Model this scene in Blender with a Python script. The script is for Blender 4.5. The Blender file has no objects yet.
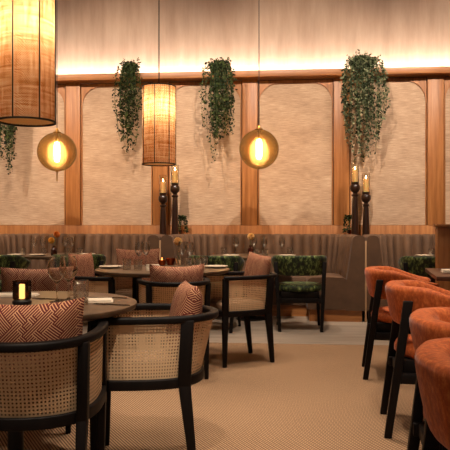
import bpy, bmesh, math, random
from mathutils import Vector, Matrix
rnd = random.Random(7)
PI = math.pi
SC = bpy.context.scene
COL = SC.collection
F, H = 640.0, 1.11                      # focal length in pixels, eye height
YAW = math.radians(-5)                  # the back wall is turned five degrees
D0 = 8.6                                # distance of the panelling straight ahead
CU, SU = math.cos(YAW), math.sin(YAW)

def X(px, d): return (px - 225) / F * d
def wall(u, v, z=0):                    # along the wall, out from the wall
    return Vector((u*CU + v*SU, D0 + u*SU - v*CU, z))

# ------------------------------------------------------------------ materials
def lin(c):
    return tuple(((x/255)/12.92 if x/255 <= .04045 else ((x/255+.055)/1.055)**2.4) for x in c) + (1,)
class N:
    def __init__(s, name):
        s.m = bpy.data.materials.new(name); s.m.use_nodes = True
        s.t = s.m.node_tree; s.n = s.t.nodes; s.l = s.t.links
        s.out = next(n for n in s.n if n.type == 'OUTPUT_MATERIAL')
        s.b = next(n for n in s.n if n.type == 'BSDF_PRINCIPLED')
    def add(s, ty, **k):
        n = s.n.new(ty)
        for a, v in k.items(): setattr(n, a, v)
        return n
    def coord(s, scale=(1,1,1), rot=(0,0,0), kind='Object'):
        tc = s.add('ShaderNodeTexCoord'); mp = s.add('ShaderNodeMapping')
        mp.inputs['Scale'].default_value = scale; mp.inputs['Rotation'].default_value = rot
        s.l.new(tc.outputs[kind], mp.inputs['Vector']); return mp.outputs['Vector']
    def noise(s, vec, scale=1, detail=4, rough=.6):
        n = s.add('ShaderNodeTexNoise'); n.inputs['Scale'].default_value = scale
        n.inputs['Detail'].default_value = detail; n.inputs['Roughness'].default_value = rough
        s.l.new(vec, n.inputs['Vector']); return n.outputs['Fac']
    def ramp(s, fac, stops):
        r = s.add('ShaderNodeValToRGB'); e = r.color_ramp.elements
        while len(e) < len(stops): e.new(.5)
        for k, (p, c) in enumerate(stops): e[k].position = p; e[k].color = lin(c)
        s.l.new(fac, r.inputs['Fac']); return r.outputs['Color']
    def math(s, op, a, b=None):
        n = s.add('ShaderNodeMath', operation=op)
        for k, v in enumerate((a, b)):
            if v is None: continue
            if isinstance(v, (int, float)): n.inputs[k].default_value = v
            else: s.l.new(v, n.inputs[k])
        return n.outputs[0]
    def bump(s, h, strength=.3, dist=.01):
        b = s.add('ShaderNodeBump'); b.inputs['Strength'].default_value = strength; b.inputs['Distance'].default_value = dist
        s.l.new(h, b.inputs['Height']); s.l.new(b.outputs['Normal'], s.b.inputs['Normal'])
    def base(s, col): 
        if isinstance(col, tuple): s.b.inputs['Base Color'].default_value = lin(col)
        else: s.l.new(col, s.b.inputs['Base Color'])
        return s
    def set(s, **k):
        for a, v in k.items(): s.b.inputs[a.replace('_', ' ')].default_value = v
        return s

def plain(name, c, rough=.6, metal=0, **k):
    return N(name).base(c).set(Roughness=rough, Metallic=metal, **k).m
def wood(name, stops, scale, rough=.45, spec=.5):
    s = N(name); v = s.coord(scale)
    f = s.noise(v, 1, 6, .65)
    s.base(s.ramp(f, stops)).set(Roughness=rough, Specular_IOR_Level=spec); s.bump(f, .08, .004); return s.m
OAK = [(.3, (136, 84, 42)), (.5, (166, 106, 56)), (.72, (188, 128, 74))]
M = {}
M['oak_v'] = wood('oak upright', OAK, (26, 26, 1.3))
M['oak_h'] = wood('oak lengthwise', OAK, (1.3, 26, 26))
M['groove'] = plain('shadow gap', (60, 34, 18), .8)
M['black_wood'] = wood('black stained wood', [(.3, (13, 9, 8)), (.7, (24, 17, 14))], (30, 30, 3), .55, .18)
M['table_wood'] = wood('dark smoked table top', [(.3, (74, 56, 40)), (.7, (104, 80, 58))], (3, 26, 26), .38)
s = N('grasscloth'); v = s.coord((7, 7, 150)); f = s.noise(v, 1, 5, .7); f2 = s.noise(s.coord((1.5, 1.5, 4)), 1, 3)
mx = s.math('ADD', s.math('MULTIPLY', f, .75), s.math('MULTIPLY', f2, .25))
s.base(s.ramp(mx, [(.33, (140, 110, 88)), (.5, (184, 152, 124)), (.67, (216, 188, 160))])).set(Roughness=.85); s.bump(f, .35, .006); M['grass'] = s.m
s = N('brushed plaster'); f = s.noise(s.coord((9, 9, 1.2)), 1, 5, .65); f2 = s.noise(s.coord((1.2, 1.2, .6)), 1, 3)
mx = s.math('ADD', s.math('MULTIPLY', f, .6), s.math('MULTIPLY', f2, .4))
s.base(s.ramp(mx, [(.3, (156, 128, 106)), (.5, (174, 147, 124)), (.7, (188, 162, 138))])).set(Roughness=.9); s.bump(f, .2, .01); M['plaster'] = s.m
M['ceiling'] = plain('ceiling paint', (120, 100, 84), .9)
# woven carpet: a small basket weave
s = N('woven carpet'); tc = s.coord((1, 1, 1), (0, 0, .09)); sp = s.add('ShaderNodeSeparateXYZ'); s.l.new(tc, sp.inputs[0])
k = 2*PI/.019
w = s.math('MULTIPLY', s.math('SINE', s.math('MULTIPLY', sp.outputs[0], k)), s.math('SINE', s.math('MULTIPLY', sp.outputs[1], k*.8)))
f = s.math('MINIMUM', s.math('MAXIMUM', s.math('ADD', s.math('MULTIPLY', w, 1.6), .5), 0), 1)
n2 = s.noise(s.coord((1.2, 1.2, 1.2)), 1, 4)
f3 = s.math('ADD', s.math('MULTIPLY', f, .8), s.math('MULTIPLY', n2, .2))
s.base(s.ramp(f3, [(.1, (58, 38, 24)), (.5, (124, 93, 66)), (.9, (196, 156, 116))])).set(Roughness=.95); s.bump(f, .4, .003); M['carpet'] = s.m
s = N('pale floor boards'); f = s.noise(s.coord((1.1, 9, 1)), 1, 5, .6)
s.base(s.ramp(f, [(.3, (128, 112, 96)), (.5, (152, 136, 120)), (.7, (170, 154, 138))])).set(Roughness=.4); M['boards'] = s.m
s = N('brown velvet'); f = s.noise(s.coord((5, 5, 5)), 1, 3)
s.base(s.ramp(f, [(.3, (80, 55, 35)), (.7, (100, 70, 46))])).set(Roughness=.8, Sheen_Weight=.03, Sheen_Roughness=.4); M['velvet'] = s.m
def plush(name, stops, sc, sheen):
    s = N(name); f = s.noise(s.coord((sc, sc, sc*.6)), 1, 6, .7)
    s.base(s.ramp(f, stops)).set(Roughness=.75, Sheen_Weight=sheen, Sheen_Roughness=.35); s.bump(f, .25, .006); return s.m
M['orange'] = plush('rust orange chenille', [(.3, (150, 66, 22)), (.5, (194, 90, 32)), (.7, (226, 128, 62))], 60, .2)
M['green'] = plush('mottled green velvet', [(.36, (10, 18, 8)), (.49, (36, 52, 20)), (.57, (96, 114, 54)), (.68, (172, 184, 112))], 30, .2)
M['cane'] = plain('natural cane', (224, 188, 146), .6)
M['seat_fabric'] = plain('beige seat cloth', (150, 118, 90), .85)
def maze(name, dark, light):
    s = N(name); v = s.coord((1/.0235,)*3, (0, PI/4, 0))
    fl = s.add('ShaderNodeVectorMath', operation='FLOOR'); s.l.new(v, fl.inputs[0])
    sp0 = s.add('ShaderNodeSeparateXYZ'); s.l.new(fl.outputs[0], sp0.inputs[0])
    cb = s.add('ShaderNodeCombineXYZ'); s.l.new(sp0.outputs[0], cb.inputs[0]); s.l.new(sp0.outputs[2], cb.inputs[1])
    wn = s.add('ShaderNodeTexWhiteNoise', noise_dimensions='2D'); s.l.new(cb.outputs[0], wn.inputs['Vector'])
    pick = s.math('GREATER_THAN', wn.outputs['Value'], .5)
    sp = s.add('ShaderNodeSeparateXYZ'); s.l.new(v, sp.inputs[0])
    def st(o): return s.math('LESS_THAN', s.math('FRACT', s.math('MULTIPLY', o, 3.0)), .35)
    a, b = st(sp.outputs[0]), st(sp.outputs[2])
    f = s.math('ADD', s.math('MULTIPLY', a, pick), s.math('MULTIPLY', b, s.math('SUBTRACT', 1, pick)))
    s.base(s.ramp(f, [(0, dark), (1, light)])).set(Roughness=.85); s.bump(f, .3, .003); return s.m
M['maze'] = maze('red fretwork cloth', (100, 24, 14), (210, 158, 116))
M['candle_wax'] = plain('ivory wax', (236, 196, 130), .5, 0, Subsurface_Weight=.3)
M['linen'] = plain('white linen', (226, 208, 184), .8)
M['china'] = plain('cream china', (224, 206, 180), .25)
M['steel'] = plain('dark cutlery steel', (120, 104, 86), .25, 1)
M['brass'] = plain('aged brass', (190, 140, 70), .3, 1)
M['copper'] = plain('copper', (170, 84, 48), .3, 1)
M['cable'] = plain('black cable', (22, 14, 12), .6)
M['turned'] = wood('dark turned wood', [(.3, (28, 14, 8)), (.7, (52, 28, 17))], (20, 20, 3), .3)
M['base_black'] = plain('black metal', (16, 13, 12), .45)
M['bottle'] = plain('dark red bottle glass', (48, 14, 8), .15)
M['petal'] = plain('yellow petals', (228, 168, 62), .7)
M['petal2'] = plain('orange petals', (220, 130, 48), .7)
M['pale_petal'] = plain('cream petals', (236, 196, 130), .7)
M['stem'] = plain('green stem', (62, 80, 36), .7)
def leafm(name, stops):
    s = N(name); gi = s.add('ShaderNodeNewGeometry')
    s.base(s.ramp(gi.outputs['Random Per Island'], stops)).set(Roughness=.7, Specular_IOR_Level=.2); return s.m
M['leaf'] = leafm('dark ivy leaf', [(0, (14, 20, 9)), (.6, (32, 42, 18)), (1, (84, 94, 44))])
M['leaf_pale'] = leafm('grey green leaf', [(0, (20, 26, 14)), (.5, (50, 58, 36)), (1, (150, 152, 116))])
def glassy(name, tint, base_gloss=.05, edge=.75, edge_tint=None, inner_glow=0):
    s = N(name); s.n.remove(s.b)
    tr = s.add('ShaderNodeBsdfTransparent'); gl = s.add('ShaderNodeBsdfGlossy'); gl.inputs['Roughness'].default_value = .03
    lw = s.add('ShaderNodeLayerWeight'); lw.inputs['Blend'].default_value = .25
    f = s.math('MINIMUM', s.math('ADD', s.math('MULTIPLY', lw.outputs['Fresnel'], edge), base_gloss), 1)
    if edge_tint:
        lw2 = s.add('ShaderNodeLayerWeight'); lw2.inputs['Blend'].default_value = .35
        r = s.ramp(lw2.outputs['Facing'], [(0, tint), (.55, tuple((a+b)//2 for a, b in zip(tint, edge_tint))), (1, edge_tint)]); s.l.new(r, tr.inputs['Color'])
    else: tr.inputs['Color'].default_value = lin(tint)
    mx = s.add('ShaderNodeMixShader'); s.l.new(f, mx.inputs[0]); s.l.new(tr.outputs[0], mx.inputs[1]); s.l.new(gl.outputs[0], mx.inputs[2])
    if inner_glow:                       # translucent share added to give the globe an inner glow
        tl = s.add('ShaderNodeBsdfTranslucent'); tl.inputs['Color'].default_value = lin((226, 186, 120)); m3 = s.add('ShaderNodeMixShader'); m3.inputs[0].default_value = inner_glow
        s.l.new(mx.outputs[0], m3.inputs[1]); s.l.new(tl.outputs[0], m3.inputs[2]); mx = m3
    s.l.new(mx.outputs[0], s.out.inputs['Surface']); return s.m
M['sleeve'] = glassy('thin glass sleeve', (252, 250, 246), .04, .45)
def shellglass(name, gloss, edge, rough):
    m = glassy(name, (252, 250, 246), gloss, edge)
    next(n for n in m.node_tree.nodes if n.type == 'BSDF_GLOSSY').inputs['Roughness'].default_value = rough
    return m
def realglass(name, c):
    s = N(name); s.n.remove(s.b); g = s.add('ShaderNodeBsdfGlass'); g.inputs['IOR'].default_value = 1.52; g.inputs['Roughness'].default_value = .025; g.inputs['Color'].default_value = lin(c)
    s.l.new(g.outputs[0], s.out.inputs['Surface']); return s.m
M['glass'] = realglass('clear glass', (252, 250, 246)); M['cut_glass'] = shellglass('cut crystal', .16, .6, .12); M['far_glass'] = shellglass('thin wine glass', .09, .75, .2); M['cut_glass_thin'] = glassy('cut crystal', (250, 246, 240), .10, .5)
M['smoke'] = glassy('smoked glass', (200, 172, 140), .06, .5, (96, 70, 48))
M['amber'] = glassy('amber globe glass', (238, 216, 170), .04, .4, (112, 84, 48), .03)
def emit(name, c, st):
    s = N(name); s.n.remove(s.b); e = s.add('ShaderNodeEmission'); e.inputs['Color'].default_value = lin(c); e.inputs['Strength'].default_value = st
    s.l.new(e.outputs[0], s.out.inputs['Surface']); return s.m
M['led'] = emit('led strip', (246, 240, 236), 50)
M['tube_bulb'] = emit('globe filament tube', (255, 214, 160), 60)
M['drum_bulb'] = emit('drum lamp bulb', (255, 226, 184), 38)
M['flame'] = emit('candle flame', (255, 220, 160), 18)
M['lantern_candle'] = emit('glowing candle', (255, 232, 190), 5)
M['lit_votive'] = emit('glowing votive', (255, 150, 70), 2.5)
# woven straw shade: translucent, irregular strands
s = N('woven straw shade'); s.n.remove(s.b)
v = s.coord((1, 1, 1), kind='UV')
sp = s.add('ShaderNodeSeparateXYZ'); s.l.new(v, sp.inputs[0])
nx = s.noise(s.coord((60, 5, 1), kind='UV'), 1, 4, .7); nz = s.noise(s.coord((5, 90, 1), kind='UV'), 1, 4, .7)
wob = s.math('MULTIPLY', s.noise(s.coord((6, 6, 1), kind='UV'), 1, 2), .06)
wz = s.math('SINE', s.math('MULTIPLY', s.math('ADD', sp.outputs[1], wob), 2*PI/.0105))
wx = s.math('SINE', s.math('MULTIPLY', s.math('ADD', sp.outputs[0], wob), 2*PI/.0105))
f = s.math('ADD', s.math('MULTIPLY', s.math('MULTIPLY', wz, wx), .16), s.math('ADD', s.math('MULTIPLY', nx, .5), s.math('MULTIPLY', nz, .55)))
col = s.ramp(f, [(.36, (140, 72, 26)), (.5, (230, 152, 78)), (.63, (255, 240, 206))])
df = s.add('ShaderNodeBsdfDiffuse'); tl = s.add('ShaderNodeBsdfTranslucent'); m1 = s.add('ShaderNodeMixShader'); m1.inputs[0].default_value = .62
s.l.new(col, df.inputs['Color']); s.l.new(col, tl.inputs['Color']); s.l.new(df.outputs[0], m1.inputs[1]); s.l.new(tl.outputs[0], m1.inputs[2])
s.l.new(m1.outputs[0], s.out.inputs['Surface']); M['straw'] = s.m
s = N('frosted diffuser'); s.n.remove(s.b); tl = s.add('ShaderNodeBsdfTranslucent'); tl.inputs['Color'].default_value = lin((240, 214, 170))
df = s.add('ShaderNodeBsdfDiffuse'); df.inputs['Color'].default_value = lin((240, 214, 170)); m1 = s.add('ShaderNodeMixShader'); s.l.new(df.outputs[0], m1.inputs[1]); s.l.new(tl.outputs[0], m1.inputs[2])
s.l.new(m1.outputs[0], s.out.inputs['Surface']); M['diffuser'] = s.m

s = N('bulb glow shell'); s.n.remove(s.b); tl = s.add('ShaderNodeBsdfTranslucent'); tl.inputs['Color'].default_value = lin((255, 236, 200))  # for an added shell that imitates the soft glow around a bulb
tr = s.add('ShaderNodeBsdfTransparent'); m1 = s.add('ShaderNodeMixShader'); lw = s.add('ShaderNodeLayerWeight'); lw.inputs['Blend'].default_value = .5; s.l.new(s.math('MULTIPLY', s.math('POWER', s.math('SUBTRACT', 1, lw.outputs['Facing']), 2.2), .3), m1.inputs[0]); s.l.new(tr.outputs[0], m1.inputs[1]); s.l.new(tl.outputs[0], m1.inputs[2])
s.l.new(m1.outputs[0], s.out.inputs['Surface']); M['bulb_glow'] = s.m
# ------------------------------------------------------------------ mesh helpers
def obj(name, bm, mat, parent=None, smooth=True, angle=38, loc=None, rot=None):
    bmesh.ops.recalc_face_normals(bm, faces=bm.faces[:])
    me = bpy.data.meshes.new(name); bm.to_mesh(me); bm.free()
    if mat: me.materials.append(M[mat] if isinstance(mat, str) else mat)
    if smooth:
        me.polygons.foreach_set('use_smooth', [True]*len(me.polygons))
        me.set_sharp_from_angle(angle=math.radians(angle))
    o = bpy.data.objects.new(name, me); COL.objects.link(o)
    if parent: o.parent = parent
    if loc is not None: o.location = loc
    if rot is not None: o.rotation_euler = rot
    return o
def tag(o, label, cat, group=None, kind=None):
    if label: o['label'] = label
    if cat: o['category'] = cat
    if group: o['group'] = group
    if kind: o['kind'] = kind
    return o
def thing(name, label, cat, loc=(0,0,0), rz=0, group=None):
    o = bpy.data.objects.new(name, None); COL.objects.link(o); o.empty_display_size = .1
    o.location = loc; o.rotation_euler = (0, 0, rz); return tag(o, label, cat, group)
def struct(o): o['kind'] = 'structure'; return o
def kids(o): return [c for c in bpy.data.objects if c.parent is o]
def dup(root, loc, rz, label, group=None, rot=None):
    r = root.copy(); COL.objects.link(r); r.location = loc; r.rotation_euler = rot or (0, 0, rz); r['label'] = label
    if group: r['group'] = group
    for ch in kids(root):
        c = ch.copy(); COL.objects.link(c); c.parent = r
        for g in kids(ch):
            d = g.copy(); COL.objects.link(d); d.parent = c
    return r
def box(bm, lo, hi, bev=0, mat=None):
    r = bmesh.ops.create_cube(bm, size=1); vs = r['verts']
    for v in vs: v.co = Vector([lo[i] + (v.co[i]+.5)*(hi[i]-lo[i]) for i in range(3)])
    if bev:
        es = list({e for v in vs for e in v.link_edges})
        r2 = bmesh.ops.bevel(bm, geom=es, offset=bev, segments=2, affect='EDGES', profile=.5)
        vs = list({v for f in r2['faces'] for v in f.verts} | {v for v in vs if v.is_valid})
    if mat: 
        for v in vs: v.co = mat @ v.co
    return vs
def BM(): return bmesh.new()
def lathe(bm, prof, seg=28, c=(0,0,0), flute=0, nfl=0):
    rings = []
    for r, z in prof:
        if r < 1e-5: rings.append([bm.verts.new((c[0], c[1], c[2]+z))]); continue
        rings.append([bm.verts.new((c[0]+r*(1+flute*math.cos(nfl*2*PI*k/seg))*math.cos(2*PI*k/seg), c[1]+r*(1+flute*math.cos(nfl*2*PI*k/seg))*math.sin(2*PI*k/seg), c[2]+z)) for k in range(seg)])
    for a, b in zip(rings, rings[1:]):
        if len(a) == 1 and len(b) == 1: continue
        for k in range(seg):
            k2 = (k+1) % seg
            if len(a) == 1: bm.faces.new((a[0], b[k], b[k2]))
            elif len(b) == 1: bm.faces.new((a[k], a[k2], b[0]))
            else: bm.faces.new((a[k], a[k2], b[k2], b[k]))
def sweep(bm, path, sect, closed_path=False, cap=True):
    """path: list of (point, inward, up); sect(i): list of (a, b) offsets along inward and up"""
    rings = []
    for i, (p, n, upv) in enumerate(path):
        rings.append([bm.verts.new(p + n*a + upv*b) for a, b in sect(i)])
    m = len(rings[0]); cnt = len(rings)
    for i in range(cnt if closed_path else cnt-1):
        A, B = rings[i], rings[(i+1) % cnt]
        for k in range(m):
            k2 = (k+1) % m
            try: bm.faces.new((A[k], A[k2], B[k2], B[k]))
            except ValueError: pass
    if cap and not closed_path: bm.faces.new(rings[0]); bm.faces.new(rings[-1])
def tube(bm, pts, r, seg=8, taper=None, cap=True):
    pts = [Vector(p) for p in pts]; path = []; up0 = None
    for i, p in enumerate(pts):
        t = (pts[min(i+1, len(pts)-1)] - pts[max(i-1, 0)]).normalized()
        if up0 is None: up0 = t.orthogonal().normalized()
        n = (up0 - t*up0.dot(t)).normalized(); up0 = n; path.append((p, n, t.cross(n)))
    rr = taper or [r]*len(pts)
    sweep(bm, path, lambda i: [(rr[i]*math.cos(2*PI*k/seg), rr[i]*math.sin(2*PI*k/seg)) for k in range(seg)], cap=cap)
def post(bm, p0, p1, w0, d0, w1, d1, bev=.004):
    """tapered rectangular bar from p0 (w0 x d0) to p1; width along x, depth along y"""
    vs = []
    for p, w, d in ((p0, w0, d0), (p1, w1, d1)):
        vs.append([bm.verts.new((p[0]+sx*w/2, p[1]+sy*d/2, p[2])) for sx, sy in ((-1,-1), (1,-1), (1,1), (-1,1))])
    fs = [bm.faces.new(vs[0]), bm.faces.new(vs[1])]
    for k in range(4): fs.append(bm.faces.new((vs[0][k], vs[0][(k+1)%4], vs[1][(k+1)%4], vs[1][k])))
    bmesh.ops.bevel(bm, geom=list({e for f in fs for e in f.edges}), offset=bev, segments=2, affect='EDGES', profile=.5)
def spline(ctrl, n=8):
    P = [Vector(c) for c in ctrl]; out = []
    for i in range(len(P)-1):
        a, b, c, d = P[max(i-1, 0)], P[i], P[i+1], P[min(i+2, len(P)-1)]
        for k in range(n):
            t = k/n
            out.append(.5*((2*b) + (c-a)*t + (2*a-5*b+4*c-d)*t*t + (3*b-a-3*c+d)*t**3))
    return out + [P[-1]]
def frames2d(pts):
    up = Vector((0,0,1)); out = []
    for i, p in enumerate(pts):
        t = (pts[min(i+1, len(pts)-1)] - pts[max(i-1, 0)]).normalized()
        out.append((p, up.cross(t).normalized(), up))
    return out
def rrect(w, h, r, n=3, cx=0, cy=0):
    o = []
    for sx, sy, a0 in ((1,1,0), (-1,1,90), (-1,-1,180), (1,-1,270)):
        for k in range(n+1):
            a = math.radians(a0 + 90*k/n); o.append((cx+sx*(w/2-r)+r*math.cos(a), cy+sy*(h/2-r)+r*math.sin(a)))
    return o

# ------------------------------------------------------------------ room shell
RZ = (0, 0, YAW); WO = Vector((0, D0, 0))
def wobj(name, bm, mat, parent=None, **k):      # built in wall space: x along, -y out of the wall
    return obj(name, bm, mat, parent, loc=None if parent else WO, rot=None if parent else RZ, **k)
CEIL = 4.7
bm = BM(); box(bm, (-5.6, -9.2, -.06), (5.4, -2.56, 0)); fl = struct(wobj('floor', bm, 'carpet', smooth=False))
bm = BM(); box(bm, (-5.6, -2.56, -.06), (5.4, .6, .001)); struct(wobj('floor_boards', bm, 'boards', smooth=False))
bm = BM(); box(bm, (-5.6, -9.2, CEIL), (5.4, .6, CEIL+.1)); struct(wobj('ceiling', bm, 'ceiling', smooth=False))
bm = BM(); box(bm, (-5.6, .28, 0), (5.4, .4, CEIL)); struct(wobj('wall_back', bm, 'plaster', smooth=False))
bm = BM(); box(bm, (-5.7, -9.2, 0), (-5.6, .4, CEIL)); struct(wobj('wall_left', bm, 'plaster', smooth=False))
bm = BM(); box(bm, (5.4, -9.2, 0), (5.5, .4, CEIL)); struct(wobj('wall_right', bm, 'plaster', smooth=False))
# panelling: a dark carcass, pilasters, rails, framed wallpaper bays
bm = BM(); box(bm, (-5.6, .012, 0), (5.4, .10, 3.05)); pan = struct(wobj('wall_back_panelling', bm, 'groove', smooth=False))
PIT, P0, PW = 1.21, .335, .205
ZB, ZT = 1.11, 3.0
bm = BM(); box(bm, (-5.6, -.03, .0), (5.4, .014, ZB-.004), .002); wobj('wainscot', bm, 'oak_v', pan)
bm = BM(); box(bm, (-5.6, -.03, ZT+.05), (5.4, .014, 3.065), .002); wobj('fascia', bm, 'oak_h', pan)
bm = BM(); box(bm, (-5.6, -.15, 3.06), (5.4, .10, 3.145), .006); struct(wobj('trim_1', bm, 'oak_h', smooth=True))
bm = BM(); box(bm, (-5.6, .17, 3.05), (5.4, .23, 3.11)); o = struct(wobj('trim_2', bm, 'led', smooth=False)); o['label'] = 'glowing light strip hidden behind the wooden cornice'
for k in range(-5, 5):
    u = P0 + PIT*k
    if u - PW/2 > 5.3 or u < -5.5: continue
    bm = BM(); box(bm, (u-PW/2, -.035, ZB-.004), (u+PW/2, .014, ZT+.05), .003); wobj('pilaster', bm, 'oak_v', pan)
    a, b = u+PW/2, u+PIT-PW/2
    if b > 5.3: continue
    bm = BM(); box(bm, (a+.012, .002, ZB), (b-.012, .013, ZT)); wobj('wallpaper_panel', bm, 'grass', pan, smooth=False)
    # frame with an arched-corner opening
    A, B, T = a+.012, b-.012, ZT+.036
    ia, ib, it, r = A+.012, B-.012, ZT-.005, .25
    hole, outer = [(ia, ZB)], [(A, ZB)]
    n = 10
    for q in range(n+1):
        th = PI - PI/2*q/n; hole.append((ia+r+r*math.cos(th), it-r+r*math.sin(th)))
        s_ = q/n
        outer.append((A, it-r+(T-it+r)*s_*2) if s_ <= .5 else (A+(s_-.5)*2*(r+.012), T))
    for q in range(n+1):
        th = PI/2 - PI/2*q/n; hole.append((ib-r+r*math.cos(th), it-r+r*math.sin(th)))
        s_ = q/n
        outer.append((B-(.5-s_)*2*(r+.012), T) if s_ <= .5 else (B, T-(s_-.5)*2*(T-it+r)))
    hole.append((ib, ZB)); outer.append((B, ZB))
    bm = BM(); vs = []
    for (hx, hz), (ox, oz) in zip(hole, outer):
        vs.append([bm.verts.new((hx, -.016, hz)), bm.verts.new((ox, -.016, oz)), bm.verts.new((ox, .004, oz)), bm.verts.new((hx, .004, hz))])
    for p, q in zip(vs, vs[1:]):
        for i in range(4): bm.faces.new((p[i], p[(i+1)%4], q[(i+1)%4], q[i]))
    wobj('panel_frame', bm, 'oak_v', pan, angle=30)

# ------------------------------------------------------------------ banquettes
SV0, SV1, SPIT, SJ = .12, 1.16, 2.38, -.665     # back line, front line, pitch, first joint
def u_offset(hw, r, d, corner_n=16, ns=40, nb=64):
    """points on the U line offset inward by d (x along wall, v out), list with running length taken at d=0"""
    out = []
    L1 = (SV1 - SV0 - r)
    for k in range(ns): out.append(Vector((-hw+d, SV1 - L1*k/ns, 0)))
    def corner(cx, sgn):
        for k in range(corner_n):
            th = PI/2*k/corner_n
            if sgn < 0: dx, dy = -math.cos(th), -math.sin(th)
            else: dx, dy = math.sin(th), -math.cos(th)
            if d < r - .01: out.append(Vector((cx+dx*(r-d), SV0+r+dy*(r-d), 0)))
            else: out.append(Vector((cx+sgn*(r-d), SV0+d, 0)))
    corner(-hw+r, -1)
    L2 = 2*(hw-r)
    for k in range(nb):
        x = -hw+r+L2*k/nb
        if d > r: x = max(-hw+d, min(hw-d, x))
        out.append(Vector((x, SV0+d, 0)))
    corner(hw-r, 1)
    for k in range(ns+1):
        v = SV0+r+L1*k/ns
        if d > r: v = max(v, SV0+d)
        out.append(Vector((hw-d, v, 0)))
    for p in out:
        if d > r: p.y = max(p.y, SV0+d)
    return out
def strip(bm, lines, z_of=None, cap=True):
    rings = [[bm.verts.new(p) for p in ln] for ln in lines]
    m, cnt = len(rings), len(rings[0])
    for i in range(cnt-1):
        for k in range(m):
            k2 = (k+1) % m
            f = (rings[k][i], rings[k2][i], rings[k2][i+1], rings[k][i+1])
            try: bm.faces.new(f)
            except ValueError: pass
    if cap:
        bm.faces.new([rings[k][0] for k in range(m)]); bm.faces.new([rings[k][-1] for k in range(m)])
def banquette(uc, label):
    hw, r = SPIT/2-.012, .5
    t = thing('banquette', label, 'banquette', wall(uc, 0), YAW, 'channel backed booth banquettes')
    ref = u_offset(hw, r, 0, 60, 60, 150)
    s_ = [0]
    for a, b in zip(ref, ref[1:]): s_.append(s_[-1] + (b-a).length)
    Ltot = s_[-1]; nch = round((Ltot-.3)/.125); pch = (Ltot-.3)/nch
    def groove(sv):
        q = sv - .15
        if q < 0 or q > Ltot-.3: return 0.0
        return .062*(abs(math.sin(PI*q/pch))**.6) - .034
    def line(d, z, tuft=0):
        pts = u_offset(hw, r, d, 60, 60, 150); pts2 = u_offset(hw, r, d+.05, 60, 60, 150)
        out = []
        for i, (p, q) in enumerate(zip(pts, pts2)):
            n = (q-p); n = n.normalized() if n.length > 1e-6 else Vector((0,1,0))
            w = p + n*groove(s_[i])*tuft
            out.append(Vector((w.x, -w.y, z + (groove(s_[i])*.25*tuft if z > .9 else 0))))
        return out
    bm = BM()
    strip(bm, [line(0, .13), line(0, .95), line(.012, .975), line(.04, .99), line(.08, .992, .6), line(.115, .98, .9), line(.135, .955, 1), line(.155, .8, 1), line(.18, .62, 1), line(.205, .47, 1), line(.21, .44, 0), line(.21, .13)])
    obj('backrest', bm, 'velvet', t, angle=60)
    bm = BM()
    strip(bm, [line(.205, .14), line(.205, .485), line(.24, .505), line(.42, .512), line(.6, .505), line(.635, .492), line(.65, .465), line(.65, .14)])
    obj('seat', bm, 'velvet', t, angle=50)
    bm = BM()
    strip(bm, [line(.03, 0), line(.03, .135), line(.625, .135), line(.625, 0)])
    bm2 = bm; 
    for v in bm2.verts: v.co.y = max(v.co.y, -(SV1-.03))
    obj('plinth', bm, 'oak_h', t, smooth=False)
    return t
banquette(SJ - SPIT/2, 'brown velvet channel-tufted banquette behind the table with two yellow flowers')
banquette(SJ + SPIT/2, 'brown velvet channel-tufted banquette curving behind the middle booth, from candlesticks to candlesticks')
banquette(SJ + SPIT*1.5, 'brown velvet channel-tufted banquette behind the rust orange chairs and wood partition')
for k, (u, nm) in enumerate(((SJ, 3), (SJ+SPIT, 4))):
    bm = BM(); box(bm, (u-.010, -SV1+.01, 0), (u+.010, -SV1+.06, .93), .002); struct(wobj('trim_%d' % nm, bm, plain('pale divider strip', (190, 150, 110), .5)))
# ledge filling the corner between two banquettes, on which the candlesticks stand
for u, nm in ((SJ, 5), (SJ+SPIT, 6)):
    bm = BM(); vs = []
    for z in (0, .86): vs.append([bm.verts.new((u+a, -v, z)) for a, v in ((-.42, .08), (.42, .08), (.42, .115), (.16, .21), (.008, .5), (-.008, .5), (-.16, .21), (-.42, .115))])
    bm.faces.new(vs[0]); bm.faces.new(vs[1])
    for i in range(8): bm.faces.new((vs[0][i], vs[0][(i+1)%8], vs[1][(i+1)%8], vs[1][i]))
    struct(wobj('trim_%d' % nm, bm, 'oak_h', smooth=False))

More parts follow.
